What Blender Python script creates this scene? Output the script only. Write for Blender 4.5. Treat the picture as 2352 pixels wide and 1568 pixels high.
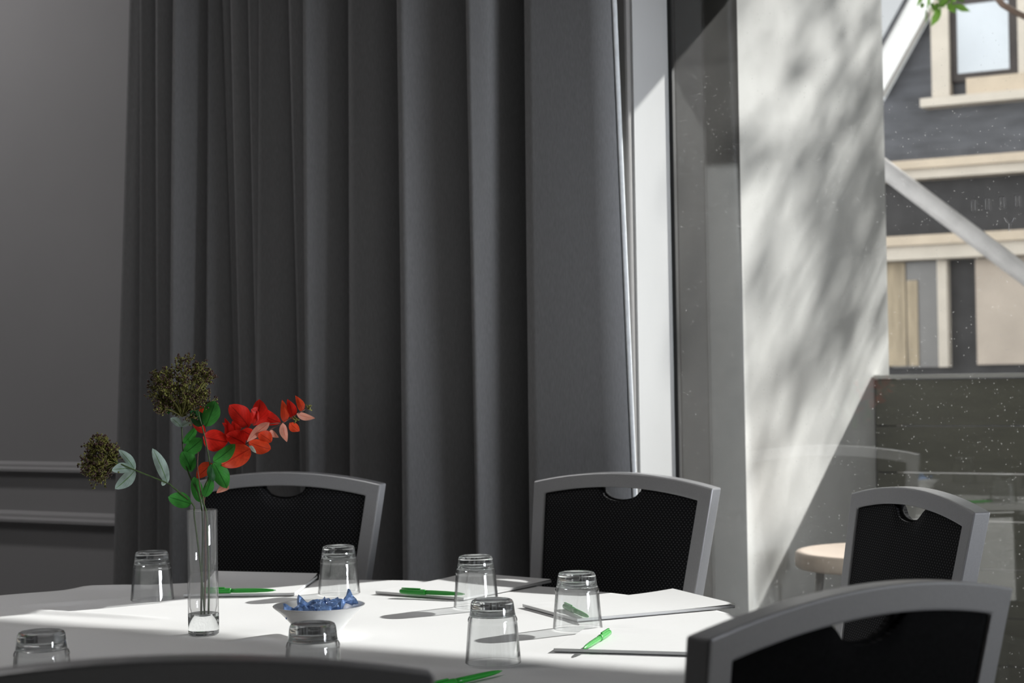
import bpy, bmesh, math, random
from mathutils import Vector, Matrix, noise

random.seed(7)
S = bpy.context.scene
COL = S.collection
for o in list(bpy.data.objects):
    bpy.data.objects.remove(o)

# ------------------------------------------------------------------ camera
# world axes: +X runs along the window wall to the right, +Y points out of the window, Z up (metres)
FPX = 4000.0
CAM = Vector((0, 0, 1.16))
RM = (Matrix.Rotation(math.radians(30), 3, 'Z') @ Matrix.Rotation(math.pi / 2 + math.atan(62 / FPX), 3, 'X')
      @ Matrix.Rotation(math.radians(-1.0), 3, 'Z'))
cd = bpy.data.cameras.new('camera')
cam = bpy.data.objects.new('camera', cd)
COL.objects.link(cam)
cam.matrix_world = Matrix.Translation(CAM) @ RM.to_4x4()
cd.sensor_width = 36.0
cd.lens = FPX * 36.0 / 2352.0
cd.clip_start = 0.05
cd.clip_end = 200
cd.dof.use_dof = True
cd.dof.focus_distance = 2.78
cd.dof.aperture_fstop = 7.1
S.camera = cam

# ------------------------------------------------------------------ light
wd = bpy.data.worlds.new('sky')
S.world = wd
wd.use_nodes = True
bg = wd.node_tree.nodes['Background']
_n = wd.node_tree.nodes; _l = wd.node_tree.links.new
bg.inputs[0].default_value = (0.93, 0.96, 1.0, 1)
_tc = _n.new('ShaderNodeTexCoord'); _sx = _n.new('ShaderNodeSeparateXYZ'); _l(_tc.outputs['Generated'], _sx.inputs[0])
# hazy sky: bright near the horizon, deeper overhead; extra brightness added behind the building to light the house front
_el = _n.new('ShaderNodeMapRange'); _el.inputs['From Min'].default_value = .19; _el.inputs['From Max'].default_value = .5
_el.inputs['To Min'].default_value = 2.2; _el.inputs['To Max'].default_value = .5; _l(_sx.outputs['Z'], _el.inputs['Value'])
_az = _n.new('ShaderNodeMapRange'); _az.inputs['From Min'].default_value = -.7; _az.inputs['From Max'].default_value = .3
_az.inputs['To Min'].default_value = 2.2; _az.inputs['To Max'].default_value = .42; _l(_sx.outputs['Y'], _az.inputs['Value'])
_mu = _n.new('ShaderNodeMath'); _mu.operation = 'MULTIPLY'; _l(_el.outputs[0], _mu.inputs[0]); _l(_az.outputs[0], _mu.inputs[1])
_l(_mu.outputs[0], bg.inputs[1])
SUN = Vector((0.48, 1.0, 0.62)).normalized()
sl = bpy.data.lights.new('sun', 'SUN')
sl.energy = 8.1
sl.angle = math.radians(0.85)
sl.color = (1.0, 0.99, 0.975)
so = bpy.data.objects.new('sun', sl)
so.rotation_euler = SUN.to_track_quat('Z', 'Y').to_euler()
so.location = (6, 12, 9)
COL.objects.link(so)

def area(name, loc, rot, sx, sy, power, color=(1, 1, 1), portal=False):
    l = bpy.data.lights.new(name, 'AREA')
    l.shape = 'RECTANGLE'; l.size = sx; l.size_y = sy; l.energy = power; l.color = color
    o = bpy.data.objects.new(name, l); o.location = loc; o.rotation_euler = rot
    COL.objects.link(o)
    if portal:
        l.cycles.is_portal = True
    return o
area('window_portal', (1.1, 3.95, 1.3), (math.pi / 2, 0, math.pi), 5.8, 2.7, 1, portal=True)
bpy.data.objects['window_portal'].rotation_euler = Vector((0, 1, 0)).to_track_quat('Z', 'Y').to_euler()

# ceiling spots washing the grey wall, then added fill lights without a visible source
area('ceiling_wash_lamp', (-4.3, 2.8, 2.86), (math.radians(14), 0, 0), 1.6, .15, 14, (1, .975, .97))
area('side_fill_light', (4.16, 1.6, 1.5), Vector((1, .1, .05)).to_track_quat('Z', 'Y').to_euler(), 2.2, 3.2, 5, (.97, .98, 1))  # unseen fill added from the right for the curtain folds
q = area('end_fill_light', (4.16, 3.05, 1.5), Vector((1, 0, 0)).to_track_quat('Z', 'Y').to_euler(), 2.2, .7, 14, (.90, .94, 1))  # added fill along the window wall, brightens the reveal and fold edges
q.data.spread = math.radians(28)
area('ceiling_fill_light', (-2.5, 1.4, 2.86), (0, 0, 0), .9, .9, 12, (1, .98, .96))  # added fill near the table to lift the curtain

S.view_settings.view_transform = 'Standard'
S.view_settings.look = 'None'
S.view_settings.gamma = 1
S.view_settings.use_curve_mapping = False
S.view_settings.exposure = 0.0
S.cycles.max_bounces = 14
S.cycles.diffuse_bounces = 6
S.cycles.glossy_bounces = 6
S.cycles.transmission_bounces = 12
S.cycles.transparent_max_bounces = 24
S.cycles.sample_clamp_indirect = 4.0

# ------------------------------------------------------------------ helpers
def ray(px, py):
    return RM @ Vector(((px - 1176) / FPX, -(py - 784) / FPX, -1))
def on_y(px, py, Y):                       # point of the vertical plane y = Y
    d = ray(px, py); return CAM + d * (Y / d.y)
def on_z(px, py, Z):                       # point of the horizontal plane z = Z
    d = ray(px, py); return CAM + d * ((Z - CAM.z) / d.z)
def at_depth(px, py, dep):
    return CAM + ray(px, py) * dep

def link(name, me, mat=None, parent=None, mats=None):
    o = bpy.data.objects.new(name, me)
    for m in (mats or ([mat] if mat else [])):
        me.materials.append(m)
    COL.objects.link(o)
    if parent is not None:
        o.parent = parent
    return o
def build(name, bm, mat=None, parent=None, smooth=False, mats=None, recalc=True):
    if recalc:
        bmesh.ops.recalc_face_normals(bm, faces=bm.faces)
    me = bpy.data.meshes.new(name)
    bm.to_mesh(me); bm.free()
    if smooth:
        for p in me.polygons: p.use_smooth = True
    return link(name, me, mat, parent, mats)
def tag(o, label=None, cat=None, group=None, kind=None):
    if label: o['label'] = label
    if cat: o['category'] = cat
    if group: o['group'] = group
    if kind: o['kind'] = kind
    return o
def thing(name, label, cat, loc=(0, 0, 0), rz=0, group=None):
    o = bpy.data.objects.new(name, None)
    o.empty_display_size = 0.05
    o.location = loc; o.rotation_euler = (0, 0, rz)
    COL.objects.link(o)
    return tag(o, label, cat, group)
def dup(root, label=None, loc=None, rz=None):
    r = root.copy(); COL.objects.link(r)
    if loc is not None: r.location = loc
    if rz is not None: r.rotation_euler = (0, 0, rz)
    if label: r['label'] = label
    for ch in list(root.children):
        c = ch.copy(); COL.objects.link(c); c.parent = r
        for g in ch.children:
            d = g.copy(); COL.objects.link(d); d.parent = c
    return r

def bx(bm, x0, x1, y0, y1, z0, z1, bevel=0.0, mat_index=0):
    r = bmesh.ops.create_cube(bm, size=1)
    vs = r['verts']
    for v in vs:
        v.co = Vector((x0 + (v.co.x + .5) * (x1 - x0), y0 + (v.co.y + .5) * (y1 - y0), z0 + (v.co.z + .5) * (z1 - z0)))
    fs = list({f for v in vs for f in v.link_faces})
    for f in fs: f.material_index = mat_index
    if bevel > 0:
        es = list({e for v in vs for e in v.link_edges})
        bmesh.ops.bevel(bm, geom=es, offset=bevel, segments=2, profile=.6, affect='EDGES')
def box(name, x0, x1, y0, y1, z0, z1, mat, parent=None, bevel=0.0):
    bm = bmesh.new(); bx(bm, x0, x1, y0, y1, z0, z1, bevel)
    return build(name, bm, mat, parent)
def tube(bm, pts, rad, n=8, cap=True, mi=0):
    pts = [Vector(p) for p in pts]
    rads = rad if isinstance(rad, (list, tuple)) else [rad] * len(pts)
    rings = []
    up = None
    for i, p in enumerate(pts):
        t = (pts[min(i + 1, len(pts) - 1)] - pts[max(i - 1, 0)]).normalized()
        if up is None:
            up = t.orthogonal().normalized()
        else:
            up = (up - t * up.dot(t))
            up = up.normalized() if up.length > 1e-6 else t.orthogonal().normalized()
        b = t.cross(up)
        rings.append([bm.verts.new(p + (up * math.cos(2 * math.pi * k / n) + b * math.sin(2 * math.pi * k / n)) * rads[i]) for k in range(n)])
    for a, c in zip(rings, rings[1:]):
        for k in range(n):
            f = bm.faces.new((a[k], a[(k + 1) % n], c[(k + 1) % n], c[k])); f.material_index = mi; f.smooth = True
    if cap:
        for rg in (rings[0][::-1], rings[-1]):
            f = bm.faces.new(rg); f.material_index = mi
def lathe(bm, prof, n=48, mi=0, closed_bottom=True, closed_top=True, centre=(0, 0)):
    rings = []
    for r, z in prof:
        if r < 1e-6:
            rings.append([bm.verts.new((centre[0], centre[1], z))])
        else:
            rings.append([bm.verts.new((centre[0] + r * math.cos(2 * math.pi * k / n), centre[1] + r * math.sin(2 * math.pi * k / n), z)) for k in range(n)])
    for a, c in zip(rings, rings[1:]):
        for k in range(n):
            if len(a) == 1 and len(c) == 1: continue
            if len(a) == 1: vs = (a[0], c[(k + 1) % n], c[k])
            elif len(c) == 1: vs = (a[k], a[(k + 1) % n], c[0])
            else: vs = (a[k], a[(k + 1) % n], c[(k + 1) % n], c[k])
            f = bm.faces.new(vs); f.material_index = mi; f.smooth = True
def bezier(p0, p1, p2, n=10):
    return [p0.lerp(p1, i / n).lerp(p1.lerp(p2, i / n), i / n) for i in range(n + 1)]
def spline(pts, n=6):                     # Catmull-Rom
    pts = [Vector(p) for p in pts]
    P = [pts[0] * 2 - pts[1]] + pts + [pts[-1] * 2 - pts[-2]]
    out = []
    for i in range(1, len(P) - 2):
        for k in range(n):
            t = k / n
            a, b, c, d = P[i - 1], P[i], P[i + 1], P[i + 2]
            out.append(.5 * ((2 * b) + (c - a) * t + (2 * a - 5 * b + 4 * c - d) * t * t + (3 * b - a - 3 * c + d) * t ** 3))
    out.append(pts[-1])
    return out

# ------------------------------------------------------------------ materials
def mat(name, color, rough=.6, metal=0.0, spec=.5, noise_scale=0, noise_amt=0.0, bump=0.0, bump_scale=200, sheen=0.0, stretch=None):
    m = bpy.data.materials.new(name); m.use_nodes = True
    nt = m.node_tree; b = nt.nodes['Principled BSDF']
    b.inputs['Base Color'].default_value = (*color, 1)
    b.inputs['Roughness'].default_value = rough
    b.inputs['Metallic'].default_value = metal
    b.inputs['Specular IOR Level'].default_value = spec
    if sheen: b.inputs['Sheen Weight'].default_value = sheen
    tc = nt.nodes.new('ShaderNodeTexCoord'); mp = nt.nodes.new('ShaderNodeMapping')
    nt.links.new(tc.outputs['Object'], mp.inputs['Vector'])
    if stretch: mp.inputs['Scale'].default_value = stretch
    if noise_amt:
        n = nt.nodes.new('ShaderNodeTexNoise'); n.inputs['Scale'].default_value = noise_scale; n.inputs['Detail'].default_value = 5
        nt.links.new(mp.outputs['Vector'], n.inputs['Vector'])
        r = nt.nodes.new('ShaderNodeValToRGB')
        r.color_ramp.elements[0].position = .3; r.color_ramp.elements[1].position = .7
        r.color_ramp.elements[0].color = (*[c * (1 - noise_amt) for c in color], 1)
        r.color_ramp.elements[1].color = (*[min(1, c * (1 + noise_amt)) for c in color], 1)
        nt.links.new(n.outputs['Fac'], r.inputs['Fac']); nt.links.new(r.outputs['Color'], b.inputs['Base Color'])
    if bump:
        n = nt.nodes.new('ShaderNodeTexNoise'); n.inputs['Scale'].default_value = bump_scale; n.inputs['Detail'].default_value = 3
        nt.links.new(mp.outputs['Vector'], n.inputs['Vector'])
        bp = nt.nodes.new('ShaderNodeBump'); bp.inputs['Strength'].default_value = bump; bp.inputs['Distance'].default_value = .002
        nt.links.new(n.outputs['Fac'], bp.inputs['Height']); nt.links.new(bp.outputs['Normal'], b.inputs['Normal'])
    return m

def thin_glass(name, tint=(.97, .98, .98), ior=1.5, edge=None, dust=False, scatter=0.0):
    """a thin clear sheet: light goes straight through, the surface mirrors by Fresnel"""
    m = bpy.data.materials.new(name); m.use_nodes = True
    nt = m.node_tree; nt.nodes.clear(); L = nt.links.new
    out = nt.nodes.new('ShaderNodeOutputMaterial')
    tr = nt.nodes.new('ShaderNodeBsdfTransparent'); tr.inputs['Color'].default_value = (*tint, 1)
    gl = nt.nodes.new('ShaderNodeBsdfGlossy'); gl.inputs['Roughness'].default_value = 0.0
    fc = nt.nodes.new('ShaderNodeLayerWeight'); fc.inputs['Blend'].default_value = .5
    p5 = nt.nodes.new('ShaderNodeMath'); p5.operation = 'POWER'; p5.inputs[1].default_value = 5.0; L(fc.outputs['Facing'], p5.inputs[0])
    r0 = ((ior - 1) / (ior + 1)) ** 2
    fr = nt.nodes.new('ShaderNodeMath'); fr.operation = 'MULTIPLY_ADD'; fr.inputs[1].default_value = 1 - r0; fr.inputs[2].default_value = r0
    L(p5.outputs[0], fr.inputs[0])
    mx = nt.nodes.new('ShaderNodeMixShader')
    L(fr.outputs[0], mx.inputs['Fac']); L(tr.outputs['BSDF'], mx.inputs[1]); L(gl.outputs['BSDF'], mx.inputs[2])
    last = mx
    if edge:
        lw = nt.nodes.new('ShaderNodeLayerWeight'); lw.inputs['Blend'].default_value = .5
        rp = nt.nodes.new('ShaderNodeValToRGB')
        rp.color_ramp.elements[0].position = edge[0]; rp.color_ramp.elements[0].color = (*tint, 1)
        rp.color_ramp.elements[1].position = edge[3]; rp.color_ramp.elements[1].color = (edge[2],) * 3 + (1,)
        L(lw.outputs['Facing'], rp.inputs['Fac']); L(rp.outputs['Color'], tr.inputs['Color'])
    if dust:
        tc = nt.nodes.new('ShaderNodeTexCoord')
        vo = nt.nodes.new('ShaderNodeTexVoronoi'); vo.inputs['Scale'].default_value = 150
        L(tc.outputs['Object'], vo.inputs['Vector'])
        sp = nt.nodes.new('ShaderNodeSeparateColor'); L(vo.outputs['Color'], sp.inputs['Color'])
        # radius of each speck varies with the cell's random colour; most cells hold none
        pw = nt.nodes.new('ShaderNodeMath'); pw.operation = 'POWER'; pw.inputs[1].default_value = 4.0
        L(sp.outputs['Red'], pw.inputs[0])
        rd = nt.nodes.new('ShaderNodeMath'); rd.operation = 'MULTIPLY'; rd.inputs[1].default_value = .21
        L(pw.outputs[0], rd.inputs[0])
        lt = nt.nodes.new('ShaderNodeMath'); lt.operation = 'LESS_THAN'
        L(vo.outputs['Distance'], lt.inputs[0]); L(rd.outputs[0], lt.inputs[1])
        am = nt.nodes.new('ShaderNodeMath'); am.operation = 'MULTIPLY_ADD'; am.inputs[1].default_value = .17; 
        L(lt.outputs[0], am.inputs[0])
        nz = nt.nodes.new('ShaderNodeTexNoise'); nz.inputs['Scale'].default_value = 3; nz.inputs['Detail'].default_value = 4
        L(tc.outputs['Object'], nz.inputs['Vector'])
        hz = nt.nodes.new('ShaderNodeMath'); hz.operation = 'MULTIPLY'; hz.inputs[1].default_value = .010
        L(nz.outputs['Fac'], hz.inputs[0]); L(hz.outputs[0], am.inputs[2])
        tl = nt.nodes.new('ShaderNodeBsdfTranslucent'); tl.inputs['Color'].default_value = (.9, .9, .88, 1)
        m2 = nt.nodes.new('ShaderNodeMixShader')
        L(am.outputs[0], m2.inputs['Fac']); L(mx.outputs[0], m2.inputs[1]); L(tl.outputs[0], m2.inputs[2])
        last = m2
    if scatter:
        tl = nt.nodes.new('ShaderNodeBsdfTranslucent'); tl.inputs['Color'].default_value = (.9, .9, .9, 1)
        df = nt.nodes.new('ShaderNodeBsdfDiffuse'); df.inputs['Color'].default_value = (.9, .9, .9, 1)
        hf = nt.nodes.new('ShaderNodeMixShader'); hf.inputs['Fac'].default_value = .5
        L(tl.outputs[0], hf.inputs[1]); L(df.outputs[0], hf.inputs[2])
        m3 = nt.nodes.new('ShaderNodeMixShader'); m3.inputs['Fac'].default_value = scatter
        L(last.outputs[0], m3.inputs[1]); L(hf.outputs[0], m3.inputs[2]); last = m3
    L(last.outputs[0], out.inputs['Surface'])
    return m
def solid_glass(name, tint=(1, 1, 1)):
    m = bpy.data.materials.new(name); m.use_nodes = True
    nt = m.node_tree; nt.nodes.clear()
    out = nt.nodes.new('ShaderNodeOutputMaterial'); g = nt.nodes.new('ShaderNodeBsdfGlass')
    g.inputs['Roughness'].default_value = 0; g.inputs['IOR'].default_value = 1.5; g.inputs['Color'].default_value = (*tint, 1)
    tr = nt.nodes.new('ShaderNodeBsdfTransparent'); mx = nt.nodes.new('ShaderNodeMixShader'); mx.inputs['Fac'].default_value = .04
    nt.links.new(g.outputs[0], mx.inputs[1]); nt.links.new(tr.outputs[0], mx.inputs[2]); nt.links.new(mx.outputs[0], out.inputs['Surface'])
    return m
def leaf_mat(name, front, vein, transl=.45, scale=1):
    m = bpy.data.materials.new(name); m.use_nodes = True
    nt = m.node_tree; nt.nodes.clear(); L = nt.links.new
    out = nt.nodes.new('ShaderNodeOutputMaterial')
    uv = nt.nodes.new('ShaderNodeUVMap'); sp = nt.nodes.new('ShaderNodeSeparateXYZ'); L(uv.outputs['UV'], sp.inputs[0])
    # midrib and side veins from the leaf's own u (across) and v (along)
    ab = nt.nodes.new('ShaderNodeMath'); ab.operation = 'SUBTRACT'; L(sp.outputs['X'], ab.inputs[0]); ab.inputs[1].default_value = .5
    aa = nt.nodes.new('ShaderNodeMath'); aa.operation = 'ABSOLUTE'; L(ab.outputs[0], aa.inputs[0])
    mid = nt.nodes.new('ShaderNodeMapRange'); mid.inputs['From Min'].default_value = .01; mid.inputs['From Max'].default_value = .05
    mid.inputs['To Min'].default_value = 1; mid.inputs['To Max'].default_value = 0; L(aa.outputs[0], mid.inputs['Value'])
    sv = nt.nodes.new('ShaderNodeMath'); sv.operation = 'MULTIPLY_ADD'; sv.inputs[1].default_value = -1.1; L(aa.outputs[0], sv.inputs[0]); L(sp.outputs['Y'], sv.inputs[2])
    sc = nt.nodes.new('ShaderNodeMath'); sc.operation = 'MULTIPLY'; sc.inputs[1].default_value = 6; L(sv.outputs[0], sc.inputs[0])
    fr = nt.nodes.new('ShaderNodeMath'); fr.operation = 'FRACT'; L(sc.outputs[0], fr.inputs[0])
    vs = nt.nodes.new('ShaderNodeMapRange'); vs.inputs['From Min'].default_value = 0; vs.inputs['From Max'].default_value = .16
    vs.inputs['To Min'].default_value = .55; vs.inputs['To Max'].default_value = 0; L(fr.outputs[0], vs.inputs['Value'])
    mxv = nt.nodes.new('ShaderNodeMath'); mxv.operation = 'MAXIMUM'; L(mid.outputs[0], mxv.inputs[0]); L(vs.outputs[0], mxv.inputs[1])
    no = nt.nodes.new('ShaderNodeTexNoise'); no.inputs['Scale'].default_value = 60; no.inputs['Detail'].default_value = 3
    tc = nt.nodes.new('ShaderNodeTexCoord'); L(tc.outputs['Object'], no.inputs['Vector'])
    rp = nt.nodes.new('ShaderNodeValToRGB')
    rp.color_ramp.elements[0].position = .3; rp.color_ramp.elements[1].position = .75
    rp.color_ramp.elements[0].color = (*[c * .72 for c in front], 1); rp.color_ramp.elements[1].color = (*[min(1, c * 1.2) for c in front], 1)
    L(no.outputs['Fac'], rp.inputs['Fac'])
    mc = nt.nodes.new('ShaderNodeMix'); mc.data_type = 'RGBA'
    L(mxv.outputs[0], mc.inputs['Factor']); L(rp.outputs['Color'], mc.inputs['A']); mc.inputs['B'].default_value = (*vein, 1)
    pb = nt.nodes.new('ShaderNodeBsdfPrincipled'); pb.inputs['Roughness'].default_value = .5; pb.inputs['Specular IOR Level'].default_value = .3
    L(mc.outputs['Result'], pb.inputs['Base Color'])
    tl = nt.nodes.new('ShaderNodeBsdfTranslucent'); L(mc.outputs['Result'], tl.inputs['Color'])
    ms = nt.nodes.new('ShaderNodeMixShader'); ms.inputs['Fac'].default_value = transl
    L(pb.outputs[0], ms.inputs[1]); L(tl.outputs[0], ms.inputs[2]); L(ms.outputs[0], out.inputs['Surface'])
    return m
def dotted_fabric(name):
    m = mat(name, (.006, .006, .007), .85, spec=.15)
    nt = m.node_tree; L = nt.links.new; b = nt.nodes['Principled BSDF']
    tc = nt.nodes.new('ShaderNodeTexCoord'); mp = nt.nodes.new('ShaderNodeMapping')
    mp.inputs['Rotation'].default_value = (0, math.radians(45), 0); mp.inputs['Scale'].default_value = (1, 0, 1)
    L(tc.outputs['Object'], mp.inputs['Vector'])
    vo = nt.nodes.new('ShaderNodeTexVoronoi'); vo.inputs['Scale'].default_value = 160; vo.inputs['Randomness'].default_value = 0
    L(mp.outputs['Vector'], vo.inputs['Vector'])
    rp = nt.nodes.new('ShaderNodeValToRGB')
    rp.color_ramp.elements[0].position = .14; rp.color_ramp.elements[0].color = (.065, .065, .068, 1)
    rp.color_ramp.elements[1].position = .27; rp.color_ramp.elements[1].color = (.006, .006, .007, 1)
    L(vo.outputs['Distance'], rp.inputs['Fac']); L(rp.outputs['Color'], b.inputs['Base Color'])
    return m
def curtain_mat(name):
    m = bpy.data.materials.new(name); m.use_nodes = True
    nt = m.node_tree; L = nt.links.new; b = nt.nodes['Principled BSDF']
    b.inputs['Roughness'].default_value = .95; b.inputs['Specular IOR Level'].default_value = .1; b.inputs['Sheen Weight'].default_value = .08
    tc = nt.nodes.new('ShaderNodeTexCoord'); mp = nt.nodes.new('ShaderNodeMapping'); mp.inputs['Scale'].default_value = (800, 800, 70)
    L(tc.outputs['Object'], mp.inputs['Vector'])
    n = nt.nodes.new('ShaderNodeTexNoise'); n.inputs['Scale'].default_value = 1; n.inputs['Detail'].default_value = 3
    L(mp.outputs['Vector'], n.inputs['Vector'])
    rp = nt.nodes.new('ShaderNodeValToRGB')
    rp.color_ramp.elements[0].position = .3; rp.color_ramp.elements[1].position = .72
    rp.color_ramp.elements[0].color = (.16, .16, .163, 1); rp.color_ramp.elements[1].color = (.215, .215, .22, 1)
    L(n.outputs['Fac'], rp.inputs['Fac']); L(rp.outputs['Color'], b.inputs['Base Color'])
    return m

M = {}
M['wall'] = mat('grey_wall_paint', (.30, .295, .30), .8, noise_scale=2, noise_amt=.04)
M['room_wall'] = mat('room_wall_paint', (.22, .22, .22), .8, noise_scale=2, noise_amt=.05)
M['ceiling'] = mat('ceiling_paint', (.5, .5, .5), .9, noise_scale=3, noise_amt=.03)
M['carpet'] = mat('grey_beige_carpet', (.24, .235, .23), .95, noise_scale=60, noise_amt=.3, bump=.6, bump_scale=300)
M['plaster'] = mat('white_plaster', (.52, .52, .515), .9, spec=.15, noise_scale=4, noise_amt=.03, bump=.1, bump_scale=60)
M['render'] = mat('pale_render', (.74, .735, .715), .95, spec=.1, noise_scale=7, noise_amt=.06, bump=.3, bump_scale=90)
M['architrave'] = mat('grey_white_trim_paint', (.27, .26, .25), .6, noise_scale=3, noise_amt=.04)
M['bronze'] = mat('dark_bronze_metal', (.014, .0125, .011), .65, metal=.0, spec=.04, noise_scale=9, noise_amt=.2)
M['gasket'] = mat('black_gasket', (.01, .01, .01), .6, noise_scale=9, noise_amt=.2)
M['curtain'] = curtain_mat('charcoal_woven_fabric')
M['lining'] = mat('pale_lining_fabric', (.72, .74, .76), .9, noise_scale=80, noise_amt=.06)
M['cloth'] = mat('white_table_linen', (.70, .70, .70), .85, noise_scale=500, noise_amt=.02, bump=.12, bump_scale=900)
M['paper'] = mat('white_paper', (.73, .73, .73), .7, noise_scale=80, noise_amt=.01)
M['card'] = mat('grey_backing_card', (.45, .45, .45), .8, noise_scale=80, noise_amt=.05)
M['pen'] = mat('green_pen_plastic', (.02, .30, .03), .32, noise_scale=40, noise_amt=.05)
M['pen_clear'] = mat('pale_green_pen_plastic', (.07, .38, .08), .25, noise_scale=40, noise_amt=.05)
M['silver'] = mat('silver_painted_metal', (.38, .38, .39), .3, metal=.25, noise_scale=300, noise_amt=.04)
M['mesh_fabric'] = dotted_fabric('black_dotted_mesh')
M['seat_fabric'] = mat('black_seat_fabric', (.006, .006, .0065), .95, spec=.12, noise_scale=200, noise_amt=.3)
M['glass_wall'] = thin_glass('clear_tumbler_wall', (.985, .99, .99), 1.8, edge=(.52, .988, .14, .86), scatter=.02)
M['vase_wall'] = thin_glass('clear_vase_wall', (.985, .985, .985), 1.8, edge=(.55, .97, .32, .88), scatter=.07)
M['glass_base'] = solid_glass('clear_thick_glass', (.98, .99, .99))
M['pane'] = thin_glass('window_pane', (.97, .975, .965), 1.75, dust=True)
M['china'] = mat('white_china', (.80, .80, .79), .25, noise_scale=20, noise_amt=.01)
M['wrapper'] = mat('blue_foil_wrapper', (.22, .36, .68), .3, metal=.25, noise_scale=120, noise_amt=.5)
M['stem'] = mat('green_stem', (.07, .12, .035), .6, noise_scale=100, noise_amt=.3)
M['red_stem'] = mat('brown_red_stem', (.16, .075, .055), .6, noise_scale=100, noise_amt=.3)
M['leaf_green'] = leaf_mat('green_leaf', (.065, .34, .055), (.02, .13, .02))
M['leaf_dark'] = leaf_mat('dark_green_leaf', (.045, .17, .055), (.015, .06, .02))
M['leaf_pale'] = leaf_mat('pale_grey_green_leaf', (.52, .66, .60), (.12, .27, .05))
M['leaf_red'] = leaf_mat('red_leaf', (.85, .028, .016), (.36, .012, .008), .5)
M['leaf_orange'] = leaf_mat('orange_red_leaf', (.95, .085, .028), (.55, .03, .012), .5)
M['leaf_pink'] = leaf_mat('salmon_leaf', (.95, .40, .29), (.7, .16, .09), .45)
M['berry'] = mat('dark_brown_berry', (.055, .022, .014), .5, noise_scale=300, noise_amt=.4)
M['berry_green'] = mat('olive_berry_stalk', (.17, .165, .03), .6, noise_scale=300, noise_amt=.4)
M['slate'] = mat('dark_slate_cladding', (.085, .086, .095), .8, noise_scale=3, noise_amt=.35, stretch=(1, 1, 4))
M['black_wall'] = mat('charcoal_painted_wall', (.035, .033, .034), .8, noise_scale=6, noise_amt=.3)
M['cream'] = mat('cream_timber', (.62, .51, .385), .7, noise_scale=6, noise_amt=.08)
M['cream_pale'] = mat('pale_cream_timber', (.64, .57, .48), .7, noise_scale=6, noise_amt=.06)
M['white_timber'] = mat('white_timber', (.95, .93, .90), .7, noise_scale=6, noise_amt=.03)
M['tan'] = mat('tan_house_wall', (.52, .44, .365), .85, noise_scale=3, noise_amt=.1)
M['drape_tan'] = mat('tan_net_curtain', (.42, .34, .235), .9, noise_scale=5, noise_amt=.25, stretch=(4, 4, .6))
M['dark_frame'] = mat('dark_brown_window_frame', (.045, .034, .030), .6, noise_scale=6, noise_amt=.2)
M['house_glass'] = mat('house_window_glass', (.13, .12, .11), .25, spec=.5, noise_scale=2, noise_amt=.2)
M['blind'] = mat('pale_window_blind', (.60, .63, .66), .6, noise_scale=1.2, noise_amt=.12)
M['olive'] = mat('olive_green_fence_board', (.155, .155, .118), .75, noise_scale=5, noise_amt=.12, stretch=(1, 1, 5))
M['fence_post'] = mat('dark_brown_post', (.075, .062, .052), .8, noise_scale=8, noise_amt=.2)
M['cap'] = mat('pale_fence_cap', (.55, .55, .53), .6, noise_scale=8, noise_amt=.1)
M['terrace'] = mat('terrace_paving', (.085, .078, .072), .9, noise_scale=8, noise_amt=.25)
M['ground'] = mat('street_ground', (.16, .155, .15), .95, noise_scale=2, noise_amt=.25)
M['pale_wood'] = mat('pale_beech_top', (.70, .58, .49), .5, noise_scale=7, noise_amt=.08, stretch=(1, 6, 1))
M['grey_leg'] = mat('grey_metal_leg', (.42, .42, .42), .4, metal=.3, noise_scale=20, noise_amt=.05)
M['pole'] = mat('galvanised_pole', (.62, .59, .57), .6, metal=.1, noise_scale=12, noise_amt=.12)
M['bark'] = mat('tree_bark', (.15, .10, .075), .9, noise_scale=12, noise_amt=.35, bump=.6, bump_scale=40)
M['foliage'] = leaf_mat('tree_leaf', (.12, .24, .035), (.1, .2, .03), .4)
M['outline'] = mat('grey_outline_paint', (.42, .42, .43), .7, noise_scale=20, noise_amt=.05)

# ------------------------------------------------------------------ the room
XC = -1.747          # the corner where reveal and pane meet
YG, YW = 3.80, 3.605  # pane plane, inner wall plane
def struct(o):
    o['kind'] = 'structure'; return o
struct(box('floor', -5.6, 4.2, -4.2, 3.80, -.06, 0, M['carpet']))
struct(box('ceiling', -5.6, 4.2, -4.2, 3.80, 2.9, 3.0, M['ceiling']))
struct(box('wall_back', -5.6, XC - .012, YW, YG + .12, 0, 2.9, M['wall']))
struct(box('wall_left', -5.7, -5.6, -4.2, YG, 0, 2.9, M['room_wall']))
struct(box('wall_right', 4.2, 4.3, -4.2, YG, 0, 2.9, M['room_wall']))
struct(box('wall_front', -5.6, 4.2, -4.3, -4.2, 0, 2.9, M['room_wall']))
struct(box('wall_above_window', XC - .012, 4.2, YW, YG + .06, 2.6, 2.9, M['room_wall']))
struct(box('trim_1', XC - .012, XC, YW - .0, YG, 0, 2.6, M['plaster']))            # reveal lining
bm = bmesh.new()
bx(bm, XC - .085, XC - .004, YW - .022, YW, 0, 2.62, .006)
struct(build('trim_2', bm, M['architrave']))
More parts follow.
